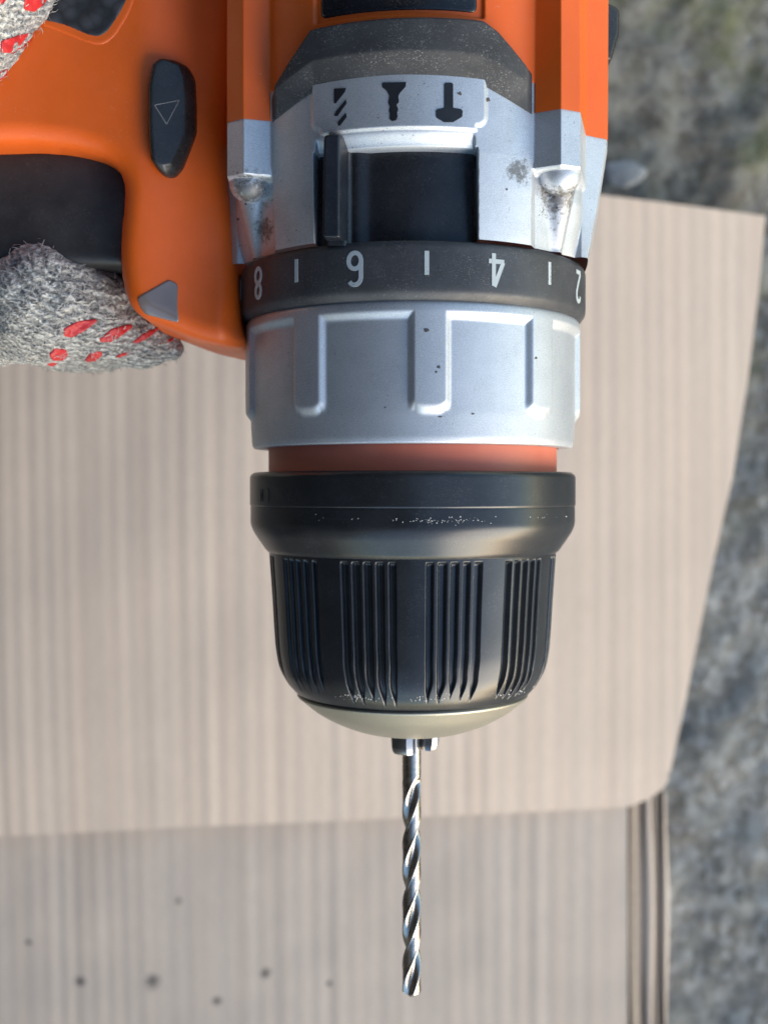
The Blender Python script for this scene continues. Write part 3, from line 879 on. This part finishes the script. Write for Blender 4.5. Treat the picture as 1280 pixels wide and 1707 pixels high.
# ================================================================ THE GLOVED HAND
glove = Thing('person', 'person gripping the drill in a grey knitted work glove with red rubber dashes', 'person', (-3300, 1500, GZ))
def capsule_chain(pts, rad, n=26, sub=7):
    """tube through the joints with round ends"""
    P = [Vector(p) for p in pts]; path, rr = [], []
    for i in range(len(P)-1):
        p0 = P[max(i-1, 0)]; p1 = P[i]; p2 = P[i+1]; p3 = P[min(i+2, len(P)-1)]
        for k in range(sub):
            u = k/sub
            path.append(.5*((2*p1)+(p2-p0)*u+(2*p0-5*p1+4*p2-p3)*u*u+(3*p1-p0-3*p2+p3)*u**3)); rr.append(rad[i]*(1-u)+rad[i+1]*u)
    path.append(P[-1]); rr.append(rad[-1])
    tz = (path[-1]-path[-2]).normalized(); r1 = rr[-1]; e = path[-1]
    for k in range(1, 7):
        a = math.pi/2*k/6; path.append(e+tz*r1*math.sin(a)); rr.append(max(r1*math.cos(a), .5))
    t0 = (path[0]-path[1]).normalized(); s0 = path[0]; r0 = rr[0]; pre, prr = [], []
    for k in range(6, 0, -1):
        a = math.pi/2*k/6; pre.append(s0+t0*r0*math.sin(a)); prr.append(max(r0*math.cos(a), .5))
    path = pre+path; rr = prr+rr; V = []; up = Vector((0.3, .1, 1))
    for i, p in enumerate(path):
        tg_ = (path[min(i+1, len(path)-1)]-path[max(i-1, 0)]).normalized()
        a_ = tg_.cross(up).normalized(); b_ = tg_.cross(a_).normalized()
        for j in range(n):
            th = 2*math.pi*j/n; V.append(tuple(p+(a_*math.cos(th)+b_*math.sin(th))*rr[i]))
    f = grid_faces(len(path), n, True).tolist()
    f += [list(range(n))[::-1], [(len(path)-1)*n+j for j in range(n)]]
    return V, f
chains = [
    ([(-330, 640, -330), (-300, 420, -330), (-220, 330, -215), (-430, 322, -40)], [105, 100, 98, 96]),   # placeholder, replaced below
]
chains = [
    # index finger: comes from behind the handle, round its front, tip on the trigger towards the camera
    ([(-420, 760, -330), (-430, 480, -340), (-500, 330, -180), (-560, 313, 14)], [112, 106, 108, 109]),
    ([(-650, 308, -30), (-530, 306, 0), (-440, 268, -35), (-366, 242, -70)], [101, 97, 66, 24]),
    # middle, ring and little finger, further down the handle
    ([(-650, 760, -320), (-660, 470, -330), (-700, 330, -190), (-770, 305, -10)], [112, 104, 98, 90]),
    ([(-870, 750, -300), (-880, 480, -320), (-905, 340, -180), (-930, 345, 20)], [108, 100, 95, 86]),
    ([(-1080, 740, -280), (-1090, 500, -300), (-1110, 370, -170), (-1130, 375, 10)], [98, 90, 84, 76]),
    # palm and back of the hand
    ([(-430, 820, -280), (-760, 860, -260), (-1090, 820, -240)], [140, 150, 135]),
    ([(-520, 960, -120), (-820, 980, -160), (-1300, 940, -200)], [150, 170, 150]),
    # thumb, laid over the side of the handle
    ([(-800, 1000, -20), (-620, 960, 130), (-570, 850, 205), (-690, 640, 245)], [130, 112, 100, 96]),
    ([(-500, 935, 190), (-590, 765, 215), (-680, 615, 232)], [100, 100, 88]),
    # wrist
    ([(-900, 1000, -180), (-1400, 1150, -260)], [190, 200]),
]
GV, GF = [], []
for p_, r_ in chains:
    v_, f_ = capsule_chain(p_, r_); n = len(GV); GV += v_; GF += [[n+i for i in q] for q in f_]
tmp = build('glove_tmp', GV, GF, 'glove_knit')
rm = tmp.modifiers.new('r', 'REMESH'); rm.mode = 'VOXEL'; rm.voxel_size = 9*S
sm = tmp.modifiers.new('s', 'SMOOTH'); sm.iterations = 8; sm.factor = .6
dg = bpy.context.evaluated_depsgraph_get(); ev = tmp.evaluated_get(dg); me = bpy.data.meshes.new_from_object(ev)
nv = len(me.vertices); co = np.zeros(nv*3); me.vertices.foreach_get('co', co); co = co.reshape(-1, 3)/S; co[:, 2] += GZ
no = np.zeros(nv*3); me.vertices.foreach_get('normal', no); no = no.reshape(-1, 3)
fs = [list(p_.vertices) for p_ in me.polygons]
bpy.data.objects.remove(tmp)
dz = np.array([mnoise.fractal(Vector(p_)*.02, .8, 2.1, 3)*7+mnoise.noise(Vector((p_[0]*.075, p_[1]*.13, p_[2]*.1)))*3.2 for p_ in co])
co = co+no*dz[:, None]
gl = build('glove', co, fs, 'glove_knit', glove, label='grey marled knitted work glove')
# fuzz of the yarn
fv, ff = [], []
vis = [i for i in range(nv) if co[i, 0] > -760 and no[i, 2] > -.45]
for k in range(9000):
    i = random.choice(vis); p_ = Vector(co[i])+Vector((random.uniform(-5, 5), random.uniform(-5, 5), random.uniform(-5, 5)))*0.8
    n_ = Vector(no[i]); tdir = Vector((random.gauss(0, 1), random.gauss(0, 1), random.gauss(0, 1))); tdir = (tdir-n_*tdir.dot(n_)).normalized()
    L = random.uniform(6, 17); up_ = random.uniform(.15, .75); w_ = n_.cross(tdir)*random.uniform(.35, .7)
    q = [p_-n_*1, p_+tdir*L*.5+n_*L*.45*up_, p_+tdir*L+n_*L*.5*up_]
    n = len(fv)
    for c_ in q: fv += [tuple(c_+w_), tuple(c_-w_)]
    ff += [[n, n+1, n+3, n+2], [n+2, n+3, n+5, n+4]]
build('yarn_fuzz', fv, ff, 'glove_fibre', glove, parent=gl, kind='stuff')
glb = bvh_of(gl)
reds = [[(106, 548), (128, 536), (160, 531), (163, 535), (141, 552), (120, 563), (107, 560)],
        [(166, 566), (186, 548), (216, 540), (223, 544), (205, 558), (186, 570), (168, 570)],
        [(220, 571), (240, 555), (262, 546), (267, 548), (249, 562), (230, 572)],
        [(82, 590), (92, 581), (110, 582), (114, 592), (106, 601), (88, 601)],
        [(141, 601), (151, 588), (170, 585), (171, 592), (160, 602), (145, 603)],
        [(191, 596), (200, 590), (218, 585), (214, 591), (198, 596)],
        [(79, 606), (90, 604), (98, 606), (90, 610), (80, 610)],
        [(278, 568), (290, 562), (290, 566), (283, 571)],
        [(2, 68), (14, 64), (40, 56), (58, 55), (56, 62), (36, 80), (22, 88), (2, 88)],
        [(42, -4), (82, -4), (72, 8), (58, 20), (40, 16)], [(-4, -4), (14, -4), (6, 6), (-4, 8)],
        [(-4, 122), (12, 114), (12, 122), (-4, 136)]]
for p_ in reds: decal('rubber_dash', roundpoly(p_, 3, 3), glb, 'glove_red', glove, parent=gl, res=2.0, off=1.6, rnd=1.2, base=-2)

# body of the drill's holder, crouching out of view, added to shade the left
t = NT('dark_cloth'); t.set(col=t.mix(t.noise(30, 4), (.022, .023, .028), (.04, .042, .05)), rough=.95, spec=.1); t.bump(t.noise(40, 4), 5e-3, .6); M['dark_cloth'] = t.m
H = GZ
limbs = [
    ([(-5200, 1300, H+3300), (-4300, 1150, H+5200), (-3000, 900, H+7300), (-2500, 850, H+8000)], [1750, 1650, 1750, 1300]),          # trunk, leaning over
    ([(-2900, -1300, H+7500), (-2700, 3000, H+7500)], [900, 900]),                                                               # shoulders
    ([(-2500, 850, H+8100), (-1700, 700, H+8700), (-1150, 600, H+8900), (-900, 550, H+8500)], [620, 600, 980, 900]),                # neck and head
    ([(-5200, 700, H+3200), (-3900, -900, H+4200), (-2900, -1900, H+4900), (-3250, -2000, H+2600), (-3700, -2000, H+700)], [1000, 900, 650, 560, 420]),
    ([(-5200, 1900, H+3200), (-4200, 2900, H+4200), (-3300, 3900, H+4800), (-3700, 4000, H+2600), (-4100, 4000, H+700)], [1000, 900, 650, 560, 420]),
    ([(-3900, -2000, H+450), (-3200, -2000, H+420), (-2500, -2050, H+330)], [420, 430, 340]),
    ([(-4300, 4000, H+450), (-3600, 4000, H+420), (-2900, 4000, H+330)], [420, 430, 340]),
    ([(-2700, 2900, H+7300), (-3100, 2900, H+4700), (-2300, 1900, H+2600), (-1420, 1160, H+2080)], [620, 480, 380, 250]),          # arm to the glove
    ([(-2900, -1200, H+7300), (-2500, -1700, H+5200), (-1250, -900, H+4700)], [600, 470, 330]),                                  # arm to the camera
]
GV, GF = [], []
for p_, r_ in limbs:
    v_, f_ = capsule_chain(p_, r_, 24, 6); n = len(GV); GV += v_; GF += [[n+i for i in q] for q in f_]
tmp = build('tmp', GV, GF, 'dark_cloth')
rm = tmp.modifiers.new('r', 'REMESH'); rm.mode = 'VOXEL'; rm.voxel_size = 110*S
sm = tmp.modifiers.new('s', 'SMOOTH'); sm.iterations = 6; sm.factor = .6
dg = bpy.context.evaluated_depsgraph_get(); me = bpy.data.meshes.new_from_object(tmp.evaluated_get(dg))
nv = len(me.vertices); co = np.zeros(nv*3); me.vertices.foreach_get('co', co); co = co.reshape(-1, 3)/S; co[:, 2] += GZ
fs = [list(p_.vertices) for p_ in me.polygons]; bpy.data.objects.remove(tmp)
build('body', co, fs, 'dark_cloth', glove, label='unseen body in dark clothes, added to shade the left side')
